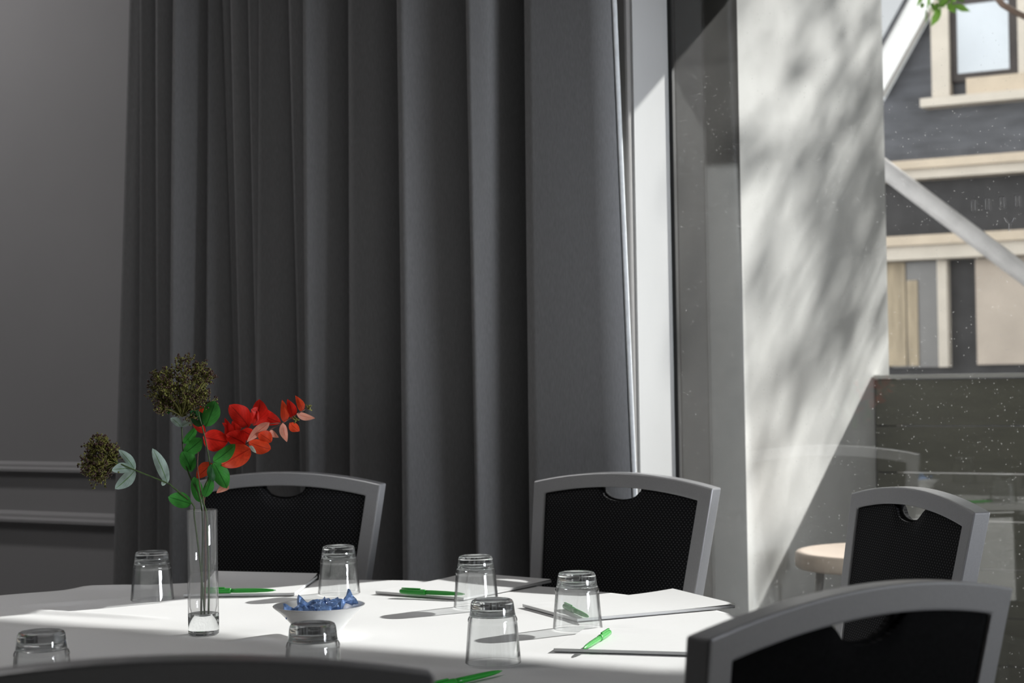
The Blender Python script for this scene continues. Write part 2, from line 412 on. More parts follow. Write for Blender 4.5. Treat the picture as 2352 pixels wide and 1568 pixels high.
# two mouldings on the grey wall
def rail(name, ypx_top, ypx_bot, dep):
    z1 = on_y(138, ypx_top, YW).z; z0 = on_y(138, ypx_bot, YW).z
    bm = bmesh.new()
    h = z1 - z0
    prof = [(0, z0), (dep, z0), (dep, z0 + h * .25), (dep * .62, z0 + h * .45), (dep * .55, z0 + h * .7), (dep * .2, z1 - h * .06), (0, z1)]
    a = [bm.verts.new((-5.6, YW - d, z)) for d, z in prof]
    b = [bm.verts.new((-2.6, YW - d, z)) for d, z in prof]
    n = len(prof)
    for i in range(n):
        bm.faces.new((a[i], a[(i + 1) % n], b[(i + 1) % n], b[i]))
    bm.faces.new(a); bm.faces.new(b[::-1])
    return struct(build(name, bm, M['wall']))
rail('trim_3', 1060, 1083, .020)
rail('trim_4', 1175, 1200, .026)
struct(box('baseboard_back', -5.6, -1.86, YW - .018, YW, 0, .12, M['wall']))

# window: dark frame members and the long pane
win = thing('window_1', None, None); win['kind'] = 'structure'
bm = bmesh.new()
bx(bm, XC, 4.2, YG - .02, YG + .05, 0, .06)
bx(bm, XC, 4.2, YG - .02, YG + .05, 2.54, 2.6)
for mx in (1.35, 4.14):
    bx(bm, mx, mx + .06, YG - .03, YG + .06, .06, 2.54)
build('frame', bm, M['bronze'], win)
box('gasket', XC - .0005, XC + .010, YG - .004, YG + .010, .06, 2.54, M['gasket'], win)
box('pane', XC + .008, 1.36, YG, YG + .008, .05, 2.55, M['pane'], win)
box('pane', 1.40, 4.15, YG, YG + .008, .05, 2.55, M['pane'], win)

# added frame round the right-hand fill lights, and added rims round the ceiling lights
w2 = thing('fill_light_frame', None, None); w2['kind'] = 'structure'
bm = bmesh.new()
for y0, y1 in ((.42, .50), (2.62, 2.70), (3.40, 3.48)):
    bx(bm, 4.14, 4.2, y0, y1, 0, 2.75)
bx(bm, 4.14, 4.2, .50, 2.62, 2.68, 2.75); bx(bm, 4.14, 4.2, 2.70, 3.40, 2.6, 2.75)
build('frame', bm, M['bronze'], w2)
for k, (cx, cy, hx_, hy_) in enumerate(((-4.3, 2.8, .8, .075), (-2.5, 1.4, .45, .45))):
    bm = bmesh.new(); t_ = .02
    bx(bm, cx - hx_ - t_, cx + hx_ + t_, cy - hy_ - t_, cy - hy_, 2.85, 2.9); bx(bm, cx - hx_ - t_, cx + hx_ + t_, cy + hy_, cy + hy_ + t_, 2.85, 2.9)
    bx(bm, cx - hx_ - t_, cx - hx_, cy - hy_, cy + hy_, 2.85, 2.9); bx(bm, cx + hx_, cx + hx_ + t_, cy - hy_, cy + hy_, 2.85, 2.9)
    struct(build('ceiling_trim_%d' % (k + 1), bm, M['silver']))

# ------------------------------------------------------------------ curtain
def make_curtain():
    root = thing('curtain', 'floor-length charcoal curtain drawn aside in deep folds beside the window', 'curtain', (0, 0, 0))
    # each fold: pixel column at the top of the frame, column low down, depth of the tuck at its right end
    folds = [(303, 277, .00), (346, 343, .045), (387, 386, .05), (432, 426, .06), (499, 500, .05), (519, 551, .012), (541, 566, .014),
             (578, 603, .012), (618, 616, .045), (676, 700, .016), (733, 740, .07), (820, 828, .03), (938, 951, .09), (1096, 1114, .055), (1197, 1203, .07), (1395, 1443, .0)]
    YB = 3.455
    zs = [2.872 - i * (2.872 - .02) / 36 for i in range(37)]
    def xcol(i, z):
        f = folds[i]
        # columns measured at image rows 0 and 1150 for this plane
        Ppx = f[0]; Qpx = f[1]
        a = on_y(Ppx, 0, YB); b = on_y(Qpx, 1150, YB)
        t = (z - a.z) / (b.z - a.z)
        t = max(-.35, min(1.3, t))
        return a.x + (b.x - a.x) * t
    rows = []
    for z in zs:
        row = []
        xs = [xcol(i, z) for i in range(len(folds))]
        for i in range(len(folds) - 1):
            x0, x1 = xs[i], xs[i + 1]
            w = x1 - x0
            d0, d1 = folds[i][2], folds[i + 1][2]
            crest = min(.10, .36 * w + d0 * .7) if i < len(folds) - 2 else .05
            N = 12
            for k in range(N):
                s = k / N
                # steep front at the left, long lazy slope back to the right, then tucked behind the next fold
                front = math.sin(min(1, s / .16) * math.pi / 2)
                back = (1 - s) ** 1.15 if s > .16 else (1 - .16) ** 1.15
                y = front * crest * (.35 + .65 * back / (1 - .16) ** 1.15)
                tail = max(0, (s - .5) / .5)
                y -= d1 * 1.45 * tail ** 2.2
                y -= d0 * 1.2 * (1 - front)
                y += .006 * math.sin(z * 2.1 + i * 1.7) * math.sin(s * math.pi)
                row.append(Vector((x0 + w * s, YB - y, z)))
        row.append(Vector((xs[-1], YB, z)))
        # hem turned back on the window side
        row.append(Vector((xs[-1] + .004, YB + .012, z)))
        rows.append(row)
    bm = bmesh.new()
    vs = [[bm.verts.new(p) for p in r] for r in rows]
    for a, b in zip(vs, vs[1:]):
        for k in range(len(a) - 1):
            f = bm.faces.new((a[k], b[k], b[k + 1], a[k + 1])); f.smooth = True
    o = build('curtain_fabric', bm, M['curtain'], root, recalc=False)
    sd = o.modifiers.new('solid', 'SOLIDIFY'); sd.thickness = .002
    # pale lining wrapped round the leading edge
    bm = bmesh.new()
    for side in (0,):
        prev = None
        for r in rows:
            e = r[-1]
            ring = [bm.verts.new((e.x + .002 + .0075 * math.sin(a), e.y + .006 - .0075 * math.cos(a), e.z)) for a in [math.pi * k / 8 for k in range(9)]]
            ring.append(bm.verts.new((e.x - .22, e.y + .020, e.z)))
            if prev:
                for k in range(len(ring) - 1):
                    f = bm.faces.new((prev[k], ring[k], ring[k + 1], prev[k + 1])); f.smooth = True
            prev = ring
    l = build('lining', bm, M['lining'], root, recalc=False)
    l['label'] = 'pale lining at the curtain edge'
    sd = l.modifiers.new('solid', 'SOLIDIFY'); sd.thickness = .0015
    return root
make_curtain()
bm = bmesh.new(); tube(bm, [(-5.4, 3.455, 2.888), (-1.55, 3.455, 2.888)], .010, 12)
tag(build('curtain_track', bm, M['silver']), 'curtain track on the ceiling above the charcoal curtain', 'curtain track')

# ------------------------------------------------------------------ table with cloth
TC = Vector((-1.733, 2.049))
TR = 0.895
TZ = 0.740
tb = thing('banquet_table', 'round banquet table under the white cloth', 'table', (TC.x, TC.y, 0))
bm = bmesh.new(); lathe(bm, [(0, .702), (.88, .702), (.885, .712), (.88, .732), (0, .732)], 64); build('tabletop', bm, M['pale_wood'], tb)
for a in (45, 135, 225, 315):
    c, s = math.cos(math.radians(a)), math.sin(math.radians(a))
    bm = bmesh.new(); tube(bm, [(.52 * c, .52 * s, .70), (.60 * c, .60 * s, 0)], .016, 10); build('leg', bm, M['grey_leg'], tb)

CREASES = []
def crease(px0, py0, px1, py1, h, w):
    CREASES.append((on_z(px0, py0, TZ).xy, on_z(px1, py1, TZ).xy, h, w))
crease(-200, 1390, 365, 1421, .006, .012)
crease(-100, 1405, 400, 1366, .004, .022)
crease(120, 1352, 420, 1349, .007, .016)
crease(520, 1475, 760, 1448, .005, .014)
crease(-80, 1440, 470, 1452, .002, .02)
def cloth_h(x, y):
    h = 0
    p = Vector((x, y))
    for a, b, hh, w in CREASES:
        d = b - a; t = max(0, min(1, (p - a).dot(d) / d.length_squared))
        dist = (p - (a + d * t)).length
        if dist < 3 * w:
            h += hh * math.exp(-(dist / w) ** 2) * math.sin(math.pi * max(.02, min(.98, t))) ** .5
    h += .0006 * noise.noise((x * 6, y * 6, 3.1))
    return h
def make_cloth():
    bm = bmesh.new()
    nseg, nr = 300, 118
    c = bm.verts.new((TC.x, TC.y, TZ)); prev = None
    for i in range(1, nr + 1):
        r = TR * i / nr * .993
        ring = []
        for k in range(nseg):
            a = 2 * math.pi * k / nseg
            x, y = TC.x + r * math.cos(a), TC.y + r * math.sin(a)
            ring.append(bm.verts.new((x, y, TZ + cloth_h(x, y))))
        if prev is None:
            for k in range(nseg): bm.faces.new((c, ring[k], ring[(k + 1) % nseg]))
        else:
            for k in range(nseg): bm.faces.new((prev[k], ring[k], ring[(k + 1) % nseg], prev[(k + 1) % nseg]))
        prev = ring
    for j in range(1, 15):
        ring = []
        t = j / 14
        for k in range(nseg):
            a = 2 * math.pi * k / nseg
            drop = .232 + .010 * math.cos(4 * (a - .6)) 
            wav = math.sin(a * 17 + 1.3 * math.sin(a * 3)) * .032 * t ** 1.3 + math.sin(a * 29) * .009 * t
            r = TR + .012 * math.sin(min(1, t * 8) * math.pi / 2) + wav + .02 * t
            zz = TZ - .012 * (1 - math.cos(min(1, t * 8) * math.pi / 2)) - drop * max(0, t - .03)
            ring.append(bm.verts.new((TC.x + r * math.cos(a), TC.y + r * math.sin(a), zz)))
        for k in range(nseg): bm.faces.new((prev[k], ring[k], ring[(k + 1) % nseg], prev[(k + 1) % nseg]))
        prev = ring
    o = build('tablecloth', bm, M['cloth'], None, smooth=True)
    return tag(o, 'white linen cloth draped over the round banquet table', 'tablecloth')
make_cloth()

# ------------------------------------------------------------------ chairs
def yback(z): return -.19 * (z - .45)
def outline_strip(bm, outer, inner, y_f, y_b, closed=False):
    """solid bar between two outlines given as (x, z), pushed to the leaning back plane"""
    def V(p, off): return bm.verts.new((p[0], yback(p[1]) + off, p[1]))
    of = [V(p, y_f) for p in outer]; ob = [V(p, y_b) for p in outer]
    nf = [V(p, y_f) for p in inner]; nb = [V(p, y_b) for p in inner]
    for k in range(len(outer) - 1):
        bm.faces.new((of[k], of[k + 1], nf[k + 1], nf[k]))
        bm.faces.new((ob[k + 1], ob[k], nb[k], nb[k + 1]))
        bm.faces.new((of[k], ob[k], ob[k + 1], of[k + 1]))
        bm.faces.new((nf[k + 1], nb[k + 1], nb[k], nf[k]))
    for i in (0, -1):
        bm.faces.new((of[i], nf[i], nb[i], ob[i]))
def make_chair(label):
    t = thing('banquet_chair', label, 'chair', group=None)
    def hw(z): return .192 + (.235 - .192) * (z - .44) / (.92 - .44)      # half width of the back at height z
    arch = lambda x, zt, rise: zt + rise * (1 - (x / .235) ** 2)
    outer, inner = [], []
    zl = [.44, .55, .66, .77, .86]
    for z in zl:
        outer.append((-hw(z), z)); inner.append((-hw(z) + .032, z))
    xs = [-1 + 2 * k / 20 for k in range(21)]
    for k, x in enumerate(xs):
        outer.append((x * .235, arch(x * .235, .920, .024)))
        inner.append((x * (.235 - .0345), arch(x * .2005, .8885, .026)))
    for z in zl[::-1]:
        outer.append((hw(z), z)); inner.append((hw(z) - .032, z))
    bm = bmesh.new()
    outline_strip(bm, outer, inner, .015, -.015)
    o = build('back_frame', bm, M['silver'], t)
    bv = o.modifiers.new('bevel', 'BEVEL'); bv.width = .003; bv.segments = 2; bv.angle_limit = math.radians(40)
    # dotted mesh back with the hand hole below the top rail
    top = []
    for k in range(41):
        x = -.2005 + .401 * k / 40
        z = arch(x, .8885, .026)
        cut = .028 * math.sqrt(max(0, 1 - (x / .052) ** 2)) if abs(x) < .052 else 0
        top.append((x, z - cut))
    zb = .50
    bm = bmesh.new()
    rows = []
    nrow = 14
    for side in (.010, -.010):
        grid = []
        for j in range(nrow + 1):
            s = j / nrow
            r = []
            for (x, z) in top:
                zz = zb + (z - zb) * s
                xx = x * (hw(zz) - .032) / .2005 if True else x
                xx = max(-(hw(zz) - .031), min(hw(zz) - .031, xx))
                bulge = .006 * math.sin(math.pi * s) * (1 - (x / .2005) ** 2)
                r.append(bm.verts.new((xx, yback(zz) + side + (bulge if side > 0 else -bulge * .3), zz)))
            grid.append(r)
        rows.append(grid)
        for a, b in zip(grid, grid[1:]):
            for k in range(len(a) - 1):
                f = bm.faces.new((a[k], a[k + 1], b[k + 1], b[k])); f.smooth = True; f.material_index = 0 if side > 0 else 1
    for j in (0, nrow):
        a, b = rows[0][j], rows[1][j]
        for k in range(len(a) - 1): bm.faces.new((a[k], b[k], b[k + 1], a[k + 1]))
    for k in (0, -1):
        for j in range(nrow): bm.faces.new((rows[0][j][k], rows[0][j + 1][k], rows[1][j + 1][k], rows[1][j][k]))
    p = build('backrest', bm, None, t, mats=[M['mesh_fabric'], M['seat_fabric']]); p['label'] = 'black dotted mesh backrest with a half-round hand hole'
    # rim of the hand hole
    bm = bmesh.new()
    pts = []
    for k in range(13):
        a = math.pi + math.pi * k / 12
        x = .052 * math.cos(a); z = arch(x, .8885, .026) + .028 * math.sin(a)
        pts.append((x, yback(z), z))
    tube(bm, pts, .0035, 8)
    build('hand_hole_rim', bm, M['seat_fabric'], t)
    # lower rail, seat and legs
    bm = bmesh.new(); bx(bm, -.185, .185, yback(.485) - .012, yback(.485) + .012, .475, .505, .003); build('lower_rail', bm, M['silver'], t)
    bm = bmesh.new()
    bx(bm, -.215, .215, .0, .435, .425, .485, .018)
    for v in bm.verts:
        v.co.x *= 1 + .06 * (v.co.y - .2)
        v.co.z += .008 * (1 - (v.co.x / .22) ** 2) if v.co.z > .46 else 0
    build('seat', bm, M['seat_fabric'], t, smooth=True)
    bm = bmesh.new(); bx(bm, -.195, .195, .02, .41, .405, .43, .003); build('seat_frame', bm, M['silver'], t)
    for s in (-1, 1):
        bm = bmesh.new(); tube(bm, [(s * .185, .385, .42), (s * .20, .41, .2), (s * .205, .425, 0)], [.013, .012, .011], 10); build('leg', bm, M['silver'], t)
        bm = bmesh.new(); tube(bm, [(s * .177, yback(.46), .46), (s * .18, -.03, .38), (s * .195, -.09, .15), (s * .205, -.13, 0)], [.014, .014, .012, .011], 10); build('leg', bm, M['silver'], t)
    return t
chair_spots = [
    (-1.606, 3.105, 166.9, 'silver-framed black mesh chair between the charcoal curtain and the window, facing the camera'),
    (-0.962, 2.862, 132.9, 'silver-framed black mesh chair close to the window pane, in front of the round terrace table'),
    (-2.315, 2.950, -172.0, 'silver-framed black mesh chair in the shade behind the flower vase'),
    (-0.640, 1.665, 71.0, 'large near chair at lower right, seen from behind with daylight glints along its top rail'),
    (-0.985, 1.075, 42.0, 'dark near chair cut off by the bottom edge, hiding the feet of two tumblers'),
]
ch0 = None
for x, y, r, lab in chair_spots:
    if ch0 is None:
        ch0 = make_chair(lab); ch = ch0
    else:
        ch = dup(ch0, lab)
    ch.location = (x, y, 0); ch.rotation_euler = (0, 0, math.radians(r)); ch['group'] = 'chairs around the banquet table'

# ------------------------------------------------------------------ tumblers
def make_tumbler(label):
    # stands upside down: wide mouth on the cloth, thick base on top
    bm = bmesh.new()
    lathe(bm, [(.0399, .0010), (.0352, .056), (.0349, .0585), (.0357, .0605), (.0350, .063), (.0332, .0668)], 64)
    lathe(bm, [(.0386, .0010), (.0330, .055), (.0316, .0640), (.0300, .0690)], 64)
    lathe(bm, [(.0399, .0010), (.0393, .0003), (.0386, .0010)], 64)
    t = build('water_glass', bm, M['glass_wall'], smooth=True)
    tag(t, label, 'glass', 'upturned water glasses')
    bm = bmesh.new()
    lathe(bm, [(0, .0765), (.020, .0762), (.026, .0752), (.0285, .0732), (.0300, .0690), (.0316, .0672), (.0332, .0668), (.0326, .069), (.0314, .078), (.0303, .0855), (.0286, .0888), (.0262, .0900),
            (.021, .0896), (.010, .0885), (0, .0882)], 64)
    b = build('base', bm, M['glass_base'], t, smooth=True)
    return t
glass_spots = [
    (350, 1377, .742, 'upturned clear tumbler left of the flower vase, at the edge of the sunlight'),
    (779, 1362, .742, 'upturned clear tumbler behind the bowl of sweets, in front of the shaded chair'),
    (1094, 1393, .742, 'upturned clear tumbler beside the cap of a green pen on a notepad, in front of the curtain'),
    (1133, 1522, .742, 'nearest full-height upturned tumbler, just behind the pen at the bottom edge'),
    (1327, 1443, .742, 'upturned clear tumbler with a green pen showing through it'),
    (718, 1430, .832, 'upturned tumbler in front of the bowl of sweets, lower half hidden by a chair'),
    (95, 1449, .832, 'upturned tumbler at the far left in shade, mostly hidden by the near chair'),
]
g0 = None
GL = []
for px, py, z, lab in glass_spots:
    p = on_z(px, py, z); p.z = .7422 + cloth_h(p.x, p.y)
    if g0 is None: g0 = make_tumbler(lab); g = g0
    else: g = dup(g0, lab)
    g.location = p; g.rotation_euler = (0, 0, random.uniform(0, 6)); GL.append(p)

# ------------------------------------------------------------------ bowl of sweets
bp_ = on_z(733, 1390, .792)
bm = bmesh.new()
prof = [(0, 0), (.030, 0), (.0315, .0015), (.031, .004), (.036, .012), (.047, .026), (.060, .040), (.0722, .0498), (.0728, .0512), (.0722, .0520),
        (.0705, .0512), (.058, .0425), (.044, .028), (.030, .013), (.015, .008), (0, .007)]
lathe(bm, prof, 72)
bowl = build('sweet_bowl', bm, M['china'], smooth=True)
bowl.location = (bp_.x, bp_.y, TZ + .0015)
tag(bowl, 'small white flared china bowl of blue wrapped sweets', 'bowl')
def make_sweet(seed):
    random.seed(seed)
    bm = bmesh.new()
    n, m = 22, 14
    rings = []
    for i in range(n + 1):
        s = i / n; x = (s - .5) * .058
        core = abs(s - .5) < .27
        if core: r = .0088 * math.sqrt(max(.12, 1 - ((s - .5) / .285) ** 2))
        else:
            e = (abs(s - .5) - .27) / .23
            r = .0026 + .0095 * e
        ring = []
        for k in range(m):
            a = 2 * math.pi * k / m
            rr = r * (1 + .34 * noise.noise((math.cos(a) * 1.8 + seed * 3.7, math.sin(a) * 1.8, s * 9)))
            if not core: rr *= (.35 + .9 * abs(math.sin(a * 1.5 + seed)))
            ring.append(bm.verts.new((x, rr * math.cos(a), rr * .85 * math.sin(a))))
        rings.append(ring)
    for a, b in zip(rings, rings[1:]):
        for k in range(m): bm.faces.new((a[k], a[(k + 1) % m], b[(k + 1) % m], b[k]))
    for rg in (rings[0][::-1], rings[-1]): bm.faces.new(rg)
    return build('wrapped_sweet', bm, M['wrapper'])
sw = [(-.021, -.010, .049, 15, 6, 'blue wrapped sweet with a raised crinkled twist at the left of the bowl'),
      (.005, -.020, .0500, -8, -4, 'blue wrapped sweet lying at the front of the bowl under its rim'),
      (.0245, .004, .0505, 35, 16, 'blue wrapped sweet with one wrapper end standing up at the right of the bowl'),
      (-.003, .018, .049, 25, -6, 'blue wrapped sweet at the back of the bowl'),
      (.001, .000, .044, 60, 3, 'blue wrapped sweet at the bottom of the pile in the bowl')]
for i, (dx, dy, dz, rz, ry, lab) in enumerate(sw):
    s_ = make_sweet(i + 2)
    # offsets given across (camera right) and along the view
    ex = Vector((math.cos(math.radians(30)), math.sin(math.radians(30))))
    ey = Vector((-math.sin(math.radians(30)), math.cos(math.radians(30))))
    q = Vector((bp_.x, bp_.y)) + ex * dx + ey * dy
    s_.location = (q.x, q.y, TZ + dz); s_.scale = (1.14,) * 3; s_.rotation_euler = (.4 * i, math.radians(-ry), math.radians(rz + 30))
    tag(s_, lab, 'sweet', 'sweets in the bowl')

# ------------------------------------------------------------------ notepads and pens
def make_pad(cx, cy, ang, L_, W_, lab, curl=0.0):
    t = thing('notepad', lab, 'notepad', (cx, cy, TZ + .0015), ang, 'notepads on the table')
    box('backing_card', -L_ / 2, L_ / 2, -W_ / 2, W_ / 2, 0, .0009, M['card'], t)
    bm = bmesh.new(); bx(bm, -L_ / 2, L_ / 2, -W_ / 2, W_ / 2, .0009, .0048)
    build('sheets', bm, M['paper'], t)
    bm = bmesh.new()
    nx, ny = 24, 12
    vs = []
    for i in range(nx + 1):
        r = []
        for j in range(ny + 1):
            u, v = i / nx, j / ny
            lift = curl * max(0, (u - .55) / .45) ** 2 * (.4 + .6 * v)
            r.append(bm.verts.new((-L_ / 2 + L_ * u, -W_ / 2 + W_ * v, .0050 + lift)))
        vs.append(r)
    for i in range(nx):
        for j in range(ny):
            f = bm.faces.new((vs[i][j], vs[i + 1][j], vs[i + 1][j + 1], vs[i][j + 1])); f.smooth = True
    build('top_sheet', bm, M['paper'], t)
    return t
def cam2(xc, zc): return Vector((.8660254 * xc - .5 * zc, .5 * xc + .8660254 * zc))
def camdir(dx, dz):
    v = cam2(dx, dz); return math.atan2(v.y, v.x)
pA = cam2(-.515, 3.415); make_pad(pA.x, pA.y, camdir(.05, 1), .27, .21, 'white notepad with a green pen, half hidden behind the flower vase', .012)
pB = cam2(-.098, 3.342); make_pad(pB.x, pB.y, camdir(.55, .80), .29, .205, 'white notepad behind the tumblers, in front of the charcoal curtain', .004)
pC = cam2(.193, 3.035); make_pad(pC.x, pC.y, camdir(.905, .425), .305, .21, 'white notepad in bright sun in front of the chair by the curtain edge', .006)
pD = cam2(.225, 2.637); make_pad(pD.x, pD.y, camdir(.962, -.272), .297, .21, 'white notepad partly hidden by the near chair at lower right', .0)

def make_pen(lab, p0, p1, clear=False):
    """p0 is the cap end, p1 the writing end"""
    d = p1 - p0; Ln = d.length
    t = thing('ballpoint_pen', lab, 'pen', p0, math.atan2(d.y, d.x), 'green pens')
    t.rotation_euler = (0, -math.asin(max(-1, min(1, d.z / Ln))), math.atan2(d.y, d.x))
    m = M['pen_clear'] if clear else M['pen']
    def lx(prof, nm, mm):
        bm = bmesh.new()
        lathe(bm, prof, 20)
        for v in bm.verts: v.co = Vector((v.co.z, v.co.x, v.co.y))
        return build(nm, bm, mm, t)
    k = Ln / .145
    lx([(0, .058 * k), (.0040, .058 * k), (.0043, .07 * k), (.0040, .105 * k), (.0032, .128 * k), (.0020, .139 * k), (.0012, .141 * k), (.0006, .145 * k), (0, .145 * k)], 'barrel', m)
    lx([(0, 0), (.0030, 0), (.0046, .004 * k), (.0050, .02 * k), (.0050, .054 * k), (.0047, .058 * k), (0, .058 * k)], 'cap', m)
    bm = bmesh.new(); bx(bm, .004 * k, .046 * k, -.0016, .0016, .0050, .0068, .0006); build('clip', bm, m, t)
    return t
ZP = TZ + .0065 + .0052
make_pen('green pen lying on the notepad right of the vase', on_z(462, 1357, ZP), on_z(634, 1355, ZP))
make_pen('green pen on the notepad just left of the middle tumbler', on_z(919, 1357, ZP), on_z(1068, 1364, ZP))
make_pen('green pen seen through the tumbler on the sunlit notepad', on_z(1296, 1391, ZP), on_z(1352, 1416, ZP))
make_pen('pale green pen lying slanted on the notepad at lower right', on_z(1400, 1451, ZP), on_z(1340, 1489, ZP), True)
make_pen('green pen at the bottom edge of the picture, on shaded cloth', on_z(968, 1583, TZ + .0055), on_z(1153, 1540, TZ + .0055))

# ------------------------------------------------------------------ vase and sprigs
vp = on_z(468, 1457, TZ)
VH, VR = .200, .0247
bm = bmesh.new()
lathe(bm, [(VR, .0335), (VR * .985, .10), (VR * 1.0, VH - .001), (VR * .985, VH), (VR * .93, VH - .001), (VR * .90, .10), (VR * .90, .045), (VR * .80, .0345)], 64)
vase = build('bud_vase', bm, M['vase_wall'], smooth=True)
vase.location = (vp.x, vp.y, TZ + .0012)
tag(vase, 'slim clear glass cylinder vase holding artificial sprigs', 'vase')
bm = bmesh.new()
lathe(bm, [(0, 0), (VR * .93, 0), (VR * .99, .0015), (VR, .004), (VR, .0333), (VR * .80, .0343), (VR * .62, .0285), (VR * .35, .0255), (0, .0245)], 64)
build('thick_base', bm, M['glass_base'], vase, smooth=True)
VD = (RM.transposed() @ (Vector((vp.x, vp.y, TZ)) - CAM)); VDEP = -VD.z
VX = vp.copy()

def zp(x, y, off=0.0):     # detail coordinates of the bouquet study -> point at the vase's distance (off: nearer is negative)
    return at_depth(150 + x * .34014, 780 + y * .34014, VDEP + off)
PXM = VDEP / FPX * .34014   # one study unit in metres
def make_leaf(parent, base, tip, w, m, off=0.0, tilt=None, bow=.12, name='leaf', shape='oval', doff=None):
    rnd = random.Random(int(base[0] * 7 + tip[1] * 13))
    o0 = off; o1 = off + (doff if doff is not None else rnd.uniform(-.012, .012))
    P0 = zp(*base, o0); P1 = zp(*tip, o1)
    ax = P1 - P0; L_ = ax.length
    view = (P0 - CAM).normalized()
    side = ax.normalized().cross(view).normalized()
    nrm = side.cross(ax.normalized()).normalized()
    tl = tilt if tilt is not None else rnd.uniform(-.5, .5)
    side = (side * math.cos(tl) + nrm * math.sin(tl)).normalized()
    nrm = side.cross(ax.normalized()).normalized()
    W = w * PXM / 2 / max(.6, abs(math.cos(tl)))
    n, c = 14, 8
    bm = bmesh.new(); uvl = bm.loops.layers.uv.new('UVMap')
    g = []
    for i in range(n + 1):
        s = i / n
        if shape == 'oval': pr = (math.sin(math.pi * min(1, s * .97 + .03)) ** .62) * (1 - .12 * s)
        else: pr = math.sin(math.pi * s ** .75) ** .85
        if i == 0: pr = .06
        if i == n: pr = .02
        r = []
        for j in range(c + 1):
            u = -1 + 2 * j / c
            q = P0 + ax * s + side * (W * pr * u) + nrm * (L_ * bow * math.sin(math.pi * s) * (1 if rnd else 1) + abs(u) ** 1.5 * W * .28 * pr)
            q += nrm * (.05 * W * math.sin(9 * s + 3 * u))
            r.append((bm.verts.new(q), (j / c, s)))
        g.append(r)
    for i in range(n):
        for j in range(c):
            q = (g[i][j], g[i][j + 1], g[i + 1][j + 1], g[i + 1][j])
            f = bm.faces.new([a[0] for a in q]); f.smooth = True
            for lp, a in zip(f.loops, q): lp[uvl].uv = a[1]
    return build(name, bm, m, parent, recalc=False)
def make_stem(parent, pts, r0, r1, m, name='stem'):
    P_ = spline(pts, 5)
    bm = bmesh.new()
    tube(bm, P_, [r0 + (r1 - r0) * i / (len(P_) - 1) for i in range(len(P_))], 7)
    return build(name, bm, m, parent)
def inside(dx, dz, h):    # a point inside the vase: dx across the view, dz along it, h above the cloth
    v = cam2(dx, dz); return Vector((VX.x + v.x, VX.y + v.y, TZ + h))
def make_umbel(parent, base, centre, ax, ay, az, n1, n2, seed):
    rnd = random.Random(seed)
    B = zp(*base); Cc = zp(*centre)
    ex = (RM @ Vector((1, 0, 0))); ey = RM @ Vector((0, 1, 0)); ez = RM @ Vector((0, 0, -1))
    stalks = bmesh.new(); berries = bmesh.new()
    for i in range(n1):
        d = Vector((rnd.gauss(0, 1), rnd.gauss(0, 1), rnd.gauss(0, 1))).normalized()
        d *= rnd.uniform(.45, .8)
        e = Cc + ex * d.x * ax + ey * d.y * ay + ez * d.z * az
        mid = B.lerp(e, .5) + Vector((0, 0, .004))
        tube(stalks, bezier(B, mid, e, 4), [.0009, .0008, .0008, .0007, .0006], 5)
        for k in range(n2):
            q = Vector((rnd.gauss(0, 1), rnd.gauss(0, 1), rnd.gauss(0, 1))).normalized() * rnd.uniform(.006, .012)
            q += (e - B).normalized() * .005
            tube(stalks, [e, e + q], [.0006, .0005], 4)
            for b in range(2):
                bb = e + q + Vector((rnd.uniform(-1, 1), rnd.uniform(-1, 1), rnd.uniform(-1, 1))) * .0026
                ret = bmesh.ops.create_icosphere(berries, subdivisions=1, radius=rnd.uniform(.0012, .0021), matrix=Matrix.Translation(bb))
                if rnd.random() < .35:
                    for v in ret['verts']:
                        for f in v.link_faces: f.material_index = 1
    s = build('flower_stalks', stalks, M['berry_green'], parent)
    b = build('berries', berries, None, parent, smooth=True, mats=[M['berry'], M['berry_green']])
    b['kind'] = 'stuff'
    return b

# sprig with the tall dark berry head
sA = thing('berry_sprig', 'tall green sprig topped by the large dark olive berry head', 'artificial sprig', tuple(inside(0, 0, .03)), 0, 'sprigs in the vase')
sA.location = (0, 0, 0)
make_stem(sA, [inside(-.004, 0, .028), inside(-.002, .002, .10), inside(.000, .004, .175), zp(908, 1060, .004), zp(840, 920, .008), zp(800, 780, .01), zp(785, 590, .01), zp(775, 540, .008)], .0017, .0011, M['stem'])
make_umbel(sA, (790, 520), (790, 340), .064, .064, .045, 84, 13, 5)
for b, t, w, m, tl in [((800, 700), (885, 590), 66, 'leaf_green', .3), ((800, 770), (922, 668), 104, 'leaf_green', .2), ((855, 890), (788, 755), 112, 'leaf_green', .25),
                       ((845, 880), (868, 760), 62, 'leaf_green', -.4), ((905, 1095), (868, 925), 84, 'leaf_green', .1), ((780, 588), (712, 528), 56, 'leaf_pale', .5),
                       ((780, 588), (848, 552), 46, 'leaf_pale', -.3), ((690, 505), (676, 432), 58, 'leaf_dark', .2), ((832, 495), (828, 420), 56, 'leaf_dark', .1)]:
    make_leaf(sA, b, t, w, M[m], .006, tl)
